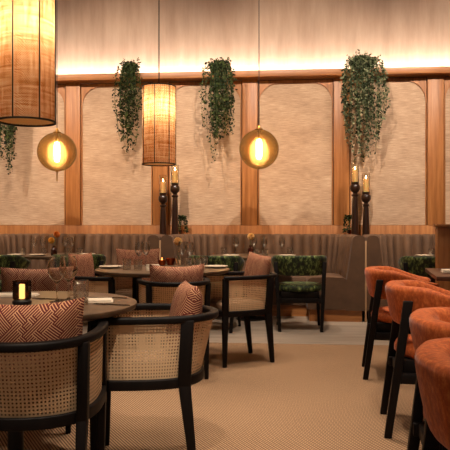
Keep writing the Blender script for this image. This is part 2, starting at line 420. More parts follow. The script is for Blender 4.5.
# ------------------------------------------------------------------ cane barrel chair
CH = .71
def cane_chair(label, loc, rz, group):
    t = thing('cane_chair', label, 'chair', loc, rz, group)
    ctrl = [(-.228, .235, 0), (-.245, .12, 0), (-.238, -.06, 0), (-.2, -.19, 0), (-.115, -.275, 0), (0, -.305, 0)]
    ctrl += [(-x, y, 0) for x, y, z in ctrl[-2::-1]]
    pl = spline(ctrl, 8)
    path = frames2d(pl)
    def low(p): return Vector((p.x*.97, p.y*(.78 if p.y < 0 else 1), 0))
    pl2 = [low(p) for p in pl]; path2 = frames2d(pl2)
    def rail(z, w, h, r, path=path):
        return [(p + Vector((0, 0, z)), n, u_) for p, n, u_ in path], lambda i: rrect(w, h, r)
    bm = BM(); pa, se = rail(CH-.016, .042, .032, .01); sweep(bm, pa, se); obj('top_rail', bm, 'black_wood', t)
    bm = BM(); pa, se = rail(.415, .036, .045, .006, path2); sweep(bm, pa, se)
    box(bm, (-.232, .215, .393), (.232, .25, .437), .005); obj('seat_frame', bm, 'black_wood', t)
    for sx in (-1, 1):
        bm = BM(); post(bm, (sx*.228, .222, CH-.02), (sx*.226, .225, .4), .034, .045, .038, .048); post(bm, (sx*.226, .225, .42), (sx*.222, .228, 0), .038, .048, .026, .03)
        obj('leg', bm, 'black_wood', t)
        bm = BM(); post(bm, (sx*.216, -.175, CH-.02), (sx*.208, -.160, .4), .036, .058, .04, .058); post(bm, (sx*.208, -.160, .42), (sx*.198, -.205, 0), .04, .056, .026, .032)
        obj('leg', bm, 'black_wood', t)
    # cane panels: lattices with real holes
    ln = [0]
    for a, b in zip(pl, pl[1:]): ln.append(ln[-1] + (b-a).length)
    def at(sv):
        for i in range(len(pl)-1):
            if ln[i+1] >= sv: 
                q = (sv-ln[i])/(ln[i+1]-ln[i]); return pl[i].lerp(pl[i+1], q)
        return pl[-1]
    ir = min(range(len(pl)), key=lambda i: (pl[i]-Vector((-.21, -.175, 0))).length)
    sr = ln[ir]; per = .0142
    for s0, s1 in ((.02, sr), (sr, ln[-1]-sr), (ln[-1]-sr, ln[-1]-.02)):
        nc = round((s1-s0)/per); nr = 17; z0, z1 = .437, CH-.03
        cs = []
        for k in range(nc): cs += [s0+(s1-s0)*k/nc, s0+(s1-s0)*(k+.54)/nc]
        cs.append(s1); zs = []
        for k in range(nr): zs += [z0+(z1-z0)*k/nr, z0+(z1-z0)*(k+.54)/nr]
        zs.append(z1)
        bm = BM(); g = [[bm.verts.new((low(at(c)).lerp(at(c), (z-.415)/(CH-.431))).to_3d()*1 + Vector((0, 0, z))) for z in zs] for c in cs]
        for i in range(len(cs)-1):
            for j in range(len(zs)-1):
                if i % 2 == 0 or j % 2 == 0: 
                    bm.faces.new((g[i][j], g[i+1][j], g[i+1][j+1], g[i][j+1]))
        obj('cane_panel', bm, 'cane', t)
    ins = [(p[0]*.93, p[1]*.93) for p in [(q.x, q.y) for q in pl2[::4]]]
    bm = BM()
    lv = [(.0, .43), (.012, .475), (.04, .49)]
    rings = []
    for inset, z in ((0, .42), (0, .468), (.05, .487), (.3, .495)):
        rings.append([bm.verts.new((x*(1-inset), (y+.02)*(1-inset)-.02, z)) for x, y in ins])
    for a, b in zip(rings, rings[1:]):
        for k in range(len(a)): bm.faces.new((a[k], a[(k+1)%len(a)], b[(k+1)%len(a)], b[k]))
    bm.faces.new(rings[0]); bm.faces.new(rings[-1])
    obj('seat_cushion', bm, 'seat_fabric', t, angle=60)
    return t
def face(dx, dy): return math.atan2(dy, dx) - PI/2      # heading so that local +y points along (dx, dy)
g_ = 'black framed cane armchairs'
CANE = [
 ('black cane-backed armchair in front of the table with the candle lantern, seen from behind', (-.735, 2.475), face(-.06, 1)),
 ('black cane armchair beside the lantern table, seen side-on with a cushion at its right end', (-.355, 3.02), face(-.995, -.07)),
 ('black cane armchair across the lantern table, mostly hidden by its red cushion', (-1.08, 3.62), face(.1, -1)),
 ('black cane-backed armchair in front of the round middle table, seen from behind', (-.38, 4.76), face(-.28, 1)),
 ('black cane armchair standing free in front of the middle booth, with a pale cushion', (.115, 5.275), face(-.913, -.408)),
 ('black cane armchair under the plate side of the middle table, behind the crystal tumbler', (-1.025, 5.2), face(.93, -.26)),
 ('black cane armchair on the banquette side of the middle table', (-.82, 6.06), face(.15, -1)),
]
proto = None; chairs = []
for lb, (x, y), rz in CANE:
    proto_new = cane_chair(lb, (x, y, 0), rz, g_) if proto is None else dup(proto, (x, y, 0), rz, lb)
    proto = proto or proto_new; chairs.append(proto_new)

# ------------------------------------------------------------------ cushions
def cushion_bm(w, h, th, bend=.085):
    bm = BM(); n = 18; top, bot = [], []
    def f(a): return max(0, 1-abs(a)**3.2)**.5
    for i in range(n+1):
        ra, rb = [], []
        for j in range(n+1):
            a, b = 2*i/n-1, 2*j/n-1
            k = 1 - .05*(1-b*b)*abs(a)**3; k2 = 1 - .05*(1-a*a)*abs(b)**3
            x, z = a*w/2*k, b*h/2*k2
            y = th/2*f(a)*f(b)
            yb = -bend*(1-a*a)
            va = bm.verts.new((x, yb-y, z+h/2))
            vb = va if (i in (0, n) or j in (0, n)) else bm.verts.new((x, yb+y, z+h/2))
            ra.append(va); rb.append(vb)
        top.append(ra); bot.append(rb)
    for i in range(n):
        for j in range(n):
            bm.faces.new((top[i][j], top[i+1][j], top[i+1][j+1], top[i][j+1])); 
            try: bm.faces.new((bot[i][j], bot[i][j+1], bot[i+1][j+1], bot[i+1][j]))
            except ValueError: pass
    return bm
def cushion(ch, label, w=.44, h=.36, th=.13, off=(0, -.09), tilt=6, roll=0, turn=0, z=.496, bend=.085):
    o = obj('patterned_cushion', cushion_bm(w, h, th, bend), 'maze', angle=80)
    tag(o, label, 'cushion', 'red fretwork cushions')
    rz = ch.rotation_euler.z
    l = Matrix.Translation(ch.location) @ Matrix.Rotation(rz, 4, 'Z') @ Matrix.Translation((off[0], off[1], z)) @ Matrix.Rotation(math.radians(turn), 4, 'Z') @ Matrix.Rotation(math.radians(tilt), 4, 'X') @ Matrix.Rotation(math.radians(roll), 4, 'Y')
    o.matrix_world = l
    return o
cushion(chairs[0], 'red fretwork cushion in front of the candle lantern', .42, .35)
cushion(chairs[1], 'plump fretwork cushion standing edge-on in the armchair beside the lantern table', .33, .345, .13, (-.0, -.13), 11, 0, 9, bend=0)
cushion(chairs[2], 'long red fretwork cushion behind the candle lantern and wine glasses', .43, .37)
cushion(chairs[3], 'flat wide red fretwork cushion in the armchair in front of the middle table', .41, .335)
cushion(chairs[4], 'pale fretwork cushion in the cane armchair before the dark bottle with a cream flower', .31, .36, .10, (.0, -.125), 8, -6, 10, bend=0, z=.516)
cushion(chairs[5], 'fretwork cushion rising behind the two large wine glasses', .32, .385, .09, (.0, -.13), 6, 0, -8, bend=0)
cushion(chairs[6], 'red fretwork cushion against the banquette, behind the tumblers of the middle table', .42, .39)

# ------------------------------------------------------------------ upholstered barrel chair
def barrel_chair(name, label, loc, rz, mat, group):
    t = thing(name, label, 'chair', loc, rz, group)
    # outer plan curve of the band
    ctrl = [(.275, .25, 0), (.305, .1, 0), (.292, -.08, 0), (.212, -.215, 0), (.1, -.262, 0), (0, -.275, 0)]
    ctrl = ctrl + [(-x, y, 0) for x, y, z in ctrl[-2::-1]]
    ctrl = [(-x, y, z) for x, y, z in ctrl]
    pl = spline(ctrl, 8); path = frames2d(pl); cnt = len(pl)
    def sec(i):
        y = pl[i].y
        k = min(1, max(0, (y+.14)/.38)); k = k*k*(3-2*k)
        top = .79 - .085*k; bot = .575 + .045*k; th = .098 - .012*k
        e = min(i, cnt-1-i)                       # round the arm ends
        sh = [.55, .82, .95, 1][min(e, 3)]
        cz = (top+bot)/2; hh = (top-bot)/2*sh; tt = th*sh
        o = []
        for q in range(20):
            a = 2*PI*q/20; ca, sa = math.cos(a), math.sin(a)
            ex = math.copysign(abs(ca)**.45, ca); ez = math.copysign(abs(sa)**.45, sa)
            zz = cz + hh*ez
            lean = .042*(1-(zz-bot)/(top-bot))      # tapers in towards the bottom
            o.append((th/2 + lean + tt/2*ex, zz))
        return o
    bm = BM(); sweep(bm, path, sec); obj('backrest', bm, mat, t, angle=70)
    # seat: round cushion
    bm = BM(); prof = [(0, .405), (.2, .405), (.226, .41), (.238, .425), (.238, .45), (.228, .472), (.2, .482), (0, .486)]
    lathe(bm, prof, 36)
    for v in bm.verts: v.co.y = v.co.y*.98 + .015; v.co.x *= 1.1
    obj('seat', bm, mat, t, angle=50)
    bm = BM(); box(bm, (-.2, -.19, .33), (.2, .2, .406), .006); obj('seat_frame', bm, 'black_wood', t)
    for sx in (-1, 1):
        bm = BM(); post(bm, (sx*.256, -.165, .72), (sx*.215, -.265, 0), .042, .048, .034, .038, .006)
        obj('leg', bm, 'black_wood', t)
        bm = BM(); post(bm, (sx*.21, .15, .37), (sx*.228, .19, 0), .036, .044, .028, .032, .006); obj('leg', bm, 'black_wood', t)
        bm = BM(); box(bm, (min(sx*.19, sx*.245), -.235, .29), (max(sx*.19, sx*.245), .165, .34), .005); obj('side_rail', bm, 'black_wood', t)
    bm = BM(); box(bm, (-.235, -.215, .29), (.235, -.18, .34), .005); obj('cross_rail', bm, 'black_wood', t)
    return t
oh = face(.982, -.19)
OR = [('rust orange barrel chair nearest the pale floor boards and the wood partition', (1.31, 4.76)),
      ('rust orange barrel chair second from the wood partition', (1.15, 3.5)),
      ('rust orange barrel chair third from the wood partition', (.925, 2.25)),
      ('rust orange barrel chair closest to the viewer, fourth from the wood partition', (.745, 1.575))]
p = None
for lb, (x, y) in OR:
    c = barrel_chair('upholstered_chair', lb, (x, y, 0), oh, 'orange', 'rust orange chairs in a row') if p is None else dup(p, (x, y, 0), oh, lb)
    p = p or c
GR = [('mottled green velvet chair at the middle booth, standing clear beside the banquette end', (.80, 6.90), face(.06, 1)),
      ('mottled green velvet chair at the middle booth, behind the free-standing cane armchair', (-.10, 6.87), face(.2, 1)),
      ('mottled green velvet chair at the yellow flower table, behind the middle table plate', (-1.62, 7.10), face(-.15, 1)),
      ('mottled green velvet chair at the yellow flower table, on the lantern side', (-2.50, 7.06), face(.15, 1)),
      ('mottled green velvet chair in front of the wood partition and single tumbler', (2.13, 6.70), face(.15, 1))]
p = None
for lb, (x, y), rz in GR:
    c = barrel_chair('velvet_chair', lb, (x, y, .001), rz, 'green', 'green velvet booth chairs') if p is None else dup(p, (x, y, .001), rz, lb)
    p = p or c

# ------------------------------------------------------------------ tables
TZ = .75
def round_table(label, loc, R, grp):
    t = thing('round_table', label, 'table', loc, 0, grp)
    bm = BM(); lathe(bm, [(0, TZ-.034), (R-.03, TZ-.034), (R-.006, TZ-.026), (R, TZ-.012), (R-.002, TZ-.003), (R-.008, TZ), (0, TZ)], 72); obj('tabletop', bm, 'table_wood', t)
    bm = BM(); lathe(bm, [(R*.3, TZ-.0345), (R*.3, TZ-.05), (0, TZ-.05)], 48); obj('under_frame', bm, 'base_black', t)
    bm = BM(); lathe(bm, [(.036, .02), (.036, TZ-.05)], 20); obj('pedestal', bm, 'base_black', t)
    bm = BM(); lathe(bm, [(0, 0), (.18, 0), (.18, .012), (.06, .03), (.036, .05), (0, .05)], 40); obj('base', bm, 'base_black', t)
    return t
tg = 'round pedestal dining tables'
TA = (-.965, 2.95); TB = (-.515, 5.3)
T0 = (.31, 7.55); T1 = (-2.06, 7.76); T2 = (2.68, 7.34)
r1 = round_table('round dark table holding the candle lantern and large wine glasses', (*TA, 0), .555, tg)
dup(r1, (*TB, 0), 0, 'round dark table in the middle, set with a votive and cream flower')
r2 = round_table('round dark table in the middle booth, with the dark bottle vase', (*T0, .001), .5, tg)
dup(r2, (*T1, .001), 0, 'round dark table in the booth with two yellow flowers')
dup(r2, (*T2, .001), 0, 'round dark table behind the wood partition, set with one tumbler')
# square table by the orange chairs
rt = thing('square_table', 'dark square-edged table with a folded napkin in front of the wood partition', 'table', (1.474, 4.456, 0), math.radians(-12.5))
bm = BM(); box(bm, (0, 0, TZ-.03), (.78, .92, TZ), .003); obj('tabletop', bm, wood('reddish table top', [(.3, (70, 40, 26)), (.7, (96, 58, 38))], (26, 3, 26), .35), rt)
bm = BM(); box(bm, (.36, .42, .02), (.42, .5, TZ-.03), .003); obj('pedestal', bm, 'base_black', rt)
bm = BM(); box(bm, (.14, .2, 0), (.64, .72, .022), .004); obj('base', bm, 'base_black', rt)
# low wood partition
pt = obj('low_partition', (lambda b: (box(b, (0, 0, 0), (2.4, .10, 1.09), .003), b)[1])(BM()), 'oak_v', loc=(1.945, 5.85, 0), rot=(0, 0, YAW)); struct(pt)
bm = BM(); box(bm, (-.012, -.012, 1.09), (2.41, .112, 1.118), .004); obj('cap', bm, 'oak_h', pt)

# ------------------------------------------------------------------ table ware
def near(px, y, d=None):                       # point on a table top seen at pixel (px, y)
    d = d or F*(H-TZ)/(y-225); return (X(px, d), d, TZ)
def wine_profile(h, R):
    return [(0, 0), (R*.82, 0), (R*.8, .003), (.012, .007), (.0045, .014), (.004, h*.42)] + bowl_profile(h*.43, h, R, R*.78)
def bowl_profile(z0, z1, R, rim, th=.0013, n=14):
    o = []
    for q in range(n+1):
        t = q/n; z = z0+(z1-z0)*t
        r = R*math.sin(min(1, t/.52)*PI/2)**.75 if t < .52 else R + (rim-R)*((t-.52)/.48)**1.7
        o.append((max(r, .004), z))
    inn = [(max(r-th, 0), z+th*1.6*(1-i/n)) for i, (r, z) in enumerate(o)]
    return o + inn[1:][::-1] + [(0, z0+.004)]
def wine(label, loc, h=.215, R=.036, proto=None, grp='wine glasses'):
    if proto: return dup(proto, loc, 0, label, grp)
    bm = BM(); lathe(bm, wine_profile(h, R), 24); o = obj('wine_glass', bm, 'far_glass', loc=loc, angle=60); return tag(o, label, 'glass', grp)
def tumbler(label, loc, h=.088, R=.036, proto=None, grp='water tumblers', mat='cut_glass'):
    if proto: return dup(proto, loc, 0, label, grp)
    bm = BM(); 
    cut = mat == 'cut_glass'; nr = 7; seg = 24
    lathe(bm, [(0, 0), (R*.86, 0)] + [(R*(.88+.12*q/nr), .004+(h*.8)*q/nr) for q in range(nr+1)] + [(R, h*.86), (R, h), (R*.94, h), (R*.8, .012), (0, .012)], seg)
    if cut:                             # diamond facets: every other vertex of alternate rings pushed in
        bm.verts.ensure_lookup_table()
        for q in range(nr+1):
            for k_ in range(seg):
                v_ = bm.verts[1+seg+q*seg+k_]
                if (q+k_) % 2: v_.co.x *= .92; v_.co.y *= .92
    o = obj('tumbler', bm, mat, loc=loc, smooth=not cut, angle=25); return tag(o, label, 'glass', grp)
def plate(label, loc, R=.1, proto=None, grp='side plates'):
    if proto: return dup(proto, loc, 0, label, grp)
    bm = BM(); lathe(bm, [(0, .002), (R*.6, .002), (R, .014), (R, .018), (R*.62, .007), (0, .007)], 36); o = obj('plate', bm, 'china', loc=loc); return tag(o, label, 'plate', grp)
def napkin(label, loc, rz, w=.16, d=.1, th=.014, name='napkin', cat='napkin', mat='linen'):
    bm = BM()
    box(bm, (-w/2, -d/2, 0), (w/2, d/2, th*.5), .003); box(bm, (-w/2+.002, -d/2+.004, th*.5), (w/2-.006, d/2, th), .003)
    o = obj(name, bm, mat, loc=loc, rot=(0, 0, rz)); return tag(o, label, cat)
# near table
wa = thing('wine_glass', 'large wine glass on the lantern table, the one nearer the lantern', 'glass', near(57, 302), 0, 'large wine glasses')
hh, RR = .212, .043
bm = BM(); lathe(bm, [(0, 0), (.036, 0), (.035, .003), (.012, .006), (.0045, .012), (0, .012)], 28); obj('foot', bm, 'glass', wa)
bm = BM(); lathe(bm, [(0, .0125), (.0045, .0125), (.0035, .05), (.006, .087), (0, .087)], 12); obj('stem', bm, 'glass', wa)
bm = BM(); lathe(bm, [(0, .086)] + bowl_profile(.087, hh, RR, RR*.76), 32); obj('bowl', bm, 'glass', wa)
dup(wa, near(68.5, 300), 0, 'large wine glass on the lantern table, the one beside the crystal tumbler')
tumbler('tall cut crystal tumbler on the lantern table, beside the white napkin', near(81, 305), .112, .036, grp='lantern table glasses')
tumbler('small clear glass squeezed between the wine glasses and the crystal tumbler', near(72, 297.5), .07, .022, grp='lantern table glasses', mat='glass')
lt = thing('candle_lantern', 'small smoked glass candle lantern glowing on a black base', 'lantern', near(22, 304.5))
bm = BM(); lathe(bm, [(0, 0), (.036, 0), (.042, .006), (.043, .016), (.036, .022), (.03, .026), (0, .026)], 32); obj('base', bm, 'base_black', lt)
bm = BM(); lathe(bm, [(.038, .024), (.041, .03), (.041, .108), (.0385, .108), (.0385, .03), (.036, .026)], 36); obj('glass_cylinder', bm, 'smoke', lt)
bm = BM(); lathe(bm, [(0, .027), (.0125, .027), (.0125, .088), (.011, .092), (0, .092)], 20); obj('glowing_candle', bm, 'lantern_candle', lt)
napkin('folded white napkin on the lantern table, beside the crystal tumbler', near(99, 302), .15, .13, .11)
napkin('flat white napkin behind the candle lantern', near(14, 296), .05, .24, .09, .012)
def cutlery(kind, label, loc, rz, parent=None):
    bm = BM()
    if kind == 'fork':
        box(bm, (-.004, -.09, .001), (.004, .03, .005), .001); box(bm, (-.011, .03, .001), (.011, .048, .005), .001)
        for q in (-.0095, -.0035, .0035, .0095): box(bm, (q-.0016, .046, .002), (q+.0016, .09, .005), .0006)
    else:
        box(bm, (-.006, -.1, .001), (.006, .0, .006), .002); vs = box(bm, (-.007, .0, .001), (.008, .1, .003), .0008)
    o = obj('table_'+kind if kind == 'knife' else kind, bm, 'steel', loc=loc, rot=(0, 0, rz)); return tag(o, label, 'cutlery', 'cutlery on the tables')
x, y, z = near(49, 299.5)
cutlery('fork', 'fork lying on the lantern table between the lantern and the wine glasses', (x, y, z), 1.25)
cutlery('knife', 'knife lying behind the napkin on the lantern table', near(108, 298), 1.35)
cutlery('fork', 'fork at the rim of the lantern table, beside the white napkin', near(112, 305), 1.2)
# middle table
wp = wine('wine glass on the middle table, the one nearer the cream flower', near(182, 0, 5.62))
wine('wine glass on the middle table, second from the cream flower', near(190, 0, 5.55), proto=wp)
wine('wine glass on the middle table, behind the pair of tumblers next to the plate', near(139, 0, 5.45), proto=wp)
wine('wine glass on the middle table, between the tumblers and the folded card', near(146, 0, 5.6), proto=wp)
tp = tumbler('tumbler on the middle table, next to the plate and red cushion', near(127, 269.5))
tumbler('tumbler on the middle table, in front of the pair of wine glasses by the plate', near(138, 270.3), proto=tp)
tumbler('tumbler on the middle table, in front of the cream flower wine glasses', near(188, 268.5), proto=tp)
tumbler('tumbler on the middle table, between the wine glasses and the cane chair', near(197.5, 268), proto=tp)
tumbler('tumbler on the middle table, standing by the plate closest to the free cane armchair', near(204, 266.3), proto=tp)
pp = plate('plate on the middle table, over the cane chair behind the crystal tumbler', near(111, 268))
plate('plate on the middle table, next to the free-standing cane armchair', near(216, 267.8), proto=pp)
napkin('narrow folded white napkin on the middle table, beside the salt and pepper', near(153, 266.8), .1, .12, .07, .02)
for px, lb in ((147.5, 'tiny salt shaker on the middle table, on the tumbler side'), (152, 'tiny pepper shaker on the middle table, on the votive side')):
    bm = BM(); lathe(bm, [(0, 0), (.013, 0), (.014, .02), (.009, .03), (0, .032)], 16); tag(obj('shaker', bm, 'china' if px < 150 else 'steel', loc=near(px, 271)), lb, 'shaker', 'shakers')
vt = thing('votive_holder', 'small glowing copper votive on the middle table', 'candle holder', near(162, 265.5))
bm = BM(); lathe(bm, [(0, 0), (.022, 0), (.032, .015), (.034, .05), (.031, .05), (.028, .014), (0, .008)], 24); obj('cup', bm, 'copper', vt)
bm = BM(); lathe(bm, [(0, .009), (.025, .009), (.026, .044), (.006, .05), (.003, .07), (0, .074)], 20); obj('glowing_candle', bm, 'lit_votive', vt)
bm = BM(); lathe(bm, [(0, 0), (.028, 0), (.028, .01), (.042, .04), (.045, .062), (.042, .062), (.039, .04), (.024, .012), (0, .012)], 28); tag(obj('copper_bowl', bm, 'copper', loc=near(170.5, 265)), 'low copper bowl on the middle table, between votive and wine glasses', 'bowl')
def blossom_bm(c, r, n=60):
    bm = BM()
    for k in range(n):
        z = 1 - 2*(k+.5)/n; a = k*2.39996; q = math.sqrt(1-z*z)
        d = Vector((q*math.cos(a), q*math.sin(a), z)); t1 = d.orthogonal().normalized(); t2 = d.cross(t1)
        b = Vector(c) + d*r*.25; e = Vector(c) + d*r; w = r*.3
        f = [b - t1*w*.4, b + t1*w*.4, e + t1*w*.8 + d*.0, e + d*r*.08, e - t1*w*.8]
        vs = [bm.verts.new(p) for p in f]; bm.faces.new(vs)
        f = [b - t2*w*.4, b + t2*w*.4, e*1 + t2*w*.7, e - t2*w*.7]; bm.faces.new([bm.verts.new(p) for p in f])
    bmesh.ops.create_icosphere(bm, subdivisions=2, radius=r*.72, matrix=Matrix.Translation(c)); return bm
def flower(label, loc, h, r, mat, lean=(0, 0)):
    t = thing('flower', label, 'flower', loc, 0, 'table flowers')
    bm = BM(); tube(bm, [(0, 0, 0), (0, 0, h*.55), (lean[0]*.4, lean[1]*.4, h*.8), (lean[0], lean[1], h)], .0028, 6); obj('stem', bm, 'stem', t)
    obj('blossom', blossom_bm((lean[0], lean[1], h), r), mat, t, smooth=False)
    return t
def bottle(label, loc, h=.11, R=.03, mat='bottle'):
    bm = BM(); lathe(bm, [(0, 0), (R*.95, 0), (R, .006), (R, h*.62), (R*.5, h*.8), (R*.45, h), (R*.34, h), (R*.36, h*.8), (R*.85, h*.6), (R*.85, .012), (0, .012)], 24)
    return tag(obj('bottle_vase', bm, mat, loc=loc), label, 'vase', 'bottle vases')
bx, by, bz = near(178, 0, 5.74)
bottle('low clear vase holding the cream flower on the middle table', (bx, by, bz), .09, .026, 'glass'); flower('cream pompon flower on the middle table', (bx, by, bz+.013), .2, .036, 'pale_petal', (.0, 0))
# middle booth table
def b0(px, d=7.5): return (X(px, d), d, TZ+.001)
wine('wine glass in the middle booth, between the lone tumbler and the bottle vase', b0(236, 7.42), .235, .034, proto=wp)
wine('wine glass in the middle booth, right against the dark bottle vase', b0(254, 7.75), proto=wp)
wine('wine glass in the middle booth, next after the dark bottle vase', b0(264, 7.6), proto=wp)
wine('wine glass in the middle booth, beside the tumbler nearest the banquette end', b0(282, 7.45), proto=wp)
tumbler('tumbler in the middle booth, alone by the plate over the hidden green chair', b0(224, 7.62), proto=tp)
tumbler('tumbler in the middle booth, in front of the dark bottle vase', b0(256.5, 7.25), proto=tp)
tumbler('tumbler in the middle booth, behind the cushion of the free cane armchair', b0(265, 7.2), proto=tp)
tumbler('tumbler in the middle booth, nearest the clear-standing green chair', b0(290, 7.62), proto=tp)
plate('plate in the middle booth, beside the lone tumbler', b0(231, 7.3), proto=pp)
plate('plate in the middle booth, behind the clear-standing green chair', b0(287, 7.3), proto=pp)
bottle('dark bottle vase in the middle booth', b0(250.5, 7.55), .12, .034); x, y, z = b0(250.5, 7.55)
flower('cream yellow pompon flower in the middle booth', (x, y, z+.013), .21, .04, 'pale_petal', (.005, 0))
# yellow flower booth table
def b1(px, d=7.7): return (X(px, d), d, TZ+.001)
wine('wine glass by the yellow flowers, nearest the lone tumbler on the lantern side', b1(34, 7.65), proto=wp)
wine('wine glass by the yellow flowers, between the first glass and the bottle', b1(43, 7.85), proto=wp)
wine('wine glass just past the yellow flower bottle', b1(65, 7.8), proto=wp)
wine('wine glass second past the yellow flower bottle', b1(71.5, 7.7), proto=wp)
tumbler('tumbler at the lantern end of the yellow flower table', b1(23, 7.6), proto=tp)
tumbler('tumbler on the lantern side of the yellow flower bottle', b1(43.5, 7.6), proto=tp)
tumbler('tumbler below the wine glasses past the yellow flower bottle', b1(67.5, 7.5), proto=tp)
tumbler('tumbler at the plate end of the yellow flower table, nearest the middle table', b1(80, 7.62), proto=tp)
plate('plate at the lantern end of the yellow flower table', b1(16, 7.5), .09, proto=pp)
plate('plate in front of the yellow flower table tumbler and wine glasses, by the bottle', b1(38, 7.42), .09, proto=pp)
plate('plate at the end of the yellow flower table nearest the middle table', b1(87, 7.68), .09, proto=pp)
x, y, z = b1(54, 7.5)
bottle('dark red bottle vase with two flowers', (x, y, z), .115, .036)
flower('yellow flower in the dark red bottle, the lower one', (x-.006, y, z+.013), .165, .036, 'petal', (-.025, 0))
flower('orange yellow flower in the dark red bottle, the taller one', (x+.006, y, z+.013), .235, .036, 'petal2', (.024, .01))
# behind the partition
plate('plate beside the tumbler behind the wood partition', (X(424, 7.3), 7.3, TZ+.001), proto=pp)
tumbler('tumbler on the table behind the wood partition', (X(432, 7.35), 7.35, TZ+.001), .088, .036, proto=tp)
napkin('folded white napkin on the table in front of the wood partition', (1.74, 4.83, TZ), -.2, .2, .13, .022)

# ------------------------------------------------------------------ candlesticks
def candlestick(label, loc, h, grp='turned candlesticks'):
    t = thing('candlestick', label, 'candlestick', loc, 0, grp)
    bm = BM(); lathe(bm, [(0, 0), (.052, 0), (.052, .02), (.048, .035), (.05, .06), (.034, h-.22), (.03, h-.19), (.045, h-.175), (.045, h-.165), (.028, h-.15), (.028, h-.135), (.05, h-.12), (.062, h-.09), (.06, h-.05), (.045, h-.03), (.05, h-.02), (.05, h), (0, h)], 28); obj('turned_stand', bm, 'turned', t)
    return t
def candle(label, loc, h):
    t = thing('pillar_candle', label, 'candle', loc, 0, 'lit pillar candles')
    bm = BM(); lathe(bm, [(0, 0), (.036, 0), (.036, h-.004), (.032, h), (.01, h-.004), (0, h-.004)], 24); obj('wax', bm, 'candle_wax', t)
    bm = BM(); lathe(bm, [(0, h), (.007, h+.012), (.0085, h+.02), (.004, h+.036), (0, h+.048)], 12); obj('flame', bm, 'flame', t)
    return t
def chimney(label, loc, h):
    bm = BM(); lathe(bm, [(.052, 0), (.052, h), (.0495, h), (.0495, 0)], 28); return tag(obj('glass_chimney', bm, 'sleeve', loc=loc), label, 'candle glass', 'candle glasses')
for px, d, zt, ch_, lb in ((163, 8.47, 193, 11, 'shorter dark turned candlestick under the drum pendant'), (175, 8.35, 183, 12, 'taller dark turned candlestick beside the drum pendant'),
                  (355, 8.14, 182, 12, 'taller dark turned candlestick under the palest hanging plant'), (366, 8.26, 192, 13, 'shorter dark turned candlestick on the orange chair side of the palest plant')):
    zl = .86; ztop = H + (225-zt)/F*d
    loc = (X(px, d), d, zl)
    candlestick(lb, loc, ztop-zl)
    candle('lit ivory candle on the ' + lb.replace(' dark turned', ''), (loc[0], loc[1], ztop), ch_/F*d)
    chimney('glass sleeve on the ' + lb.replace(' dark turned', ''), (loc[0], loc[1], ztop), .24)
def sprig(label, vlabel, px, d):
    x, y = X(px, d), d
    bm = BM(); lathe(bm, [(0, 0), (.03, 0), (.045, .03), (.045, .09), (.02, .14), (.02, .19), (.016, .19), (.016, .14), (.04, .09), (.04, .03), (0, .01)], 24)
    tag(obj('amber_vase', bm, glassy('amber vase glass', (210, 150, 70), .08, .6), loc=(x, y, .86)), vlabel, 'vase', 'amber vases')
    t = thing('leafy_sprig', label, 'plant sprig', (x, y, .87), 0, 'leafy sprigs')
    bs, bl = BM(), BM()
    for k in range(5):
        a = rnd.uniform(0, 6.28); L = rnd.uniform(.05, .11)
        pts = [Vector((0, 0, .02)), Vector((0, 0, .2)), Vector((math.cos(a)*L*.4, math.sin(a)*L*.4, .36)), Vector((math.cos(a)*L*.8, math.sin(a)*L*.8, .3)), Vector((math.cos(a)*L, math.sin(a)*L, .16))]
        sp_ = spline(pts, 6); tube(bs, sp_, .0025, 5)
        for q in sp_[10:]:
            for _ in range(3): leaf(bl, q, rnd.uniform(.025, .04), rnd)
    obj('stem', bs, 'stem', t); obj('foliage', bl, 'leaf', t, smooth=False)
def leaf(bm, p, L, R_, hang=.5):
    d = Vector((R_.gauss(0, 1), R_.gauss(0, 1), R_.gauss(0, .7) - hang)).normalized()
    t = d.orthogonal().normalized(); t = (Matrix.Rotation(R_.uniform(0, 6.28), 3, d) @ t); n = d.cross(t)
    w = L*.33
    a = bm.verts.new(p); b = bm.verts.new(p + d*L*.45 + t*w + n*w*.35); c = bm.verts.new(p + d*L); e = bm.verts.new(p + d*L*.45 - t*w + n*w*.35); m_ = bm.verts.new(p + d*L*.5)
    bm.faces.new((a, b, m_)); bm.faces.new((b, c, m_)); bm.faces.new((c, e, m_)); bm.faces.new((e, a, m_))
sprig('drooping green sprig in the amber vase under the drum pendant', 'amber glass vase beside the candlesticks under the drum pendant', 180.5, 8.47)
sprig('drooping green sprig in the amber vase under the palest hanging plant', 'amber glass vase beside the candlesticks under the palest hanging plant', 349.5, 8.27)

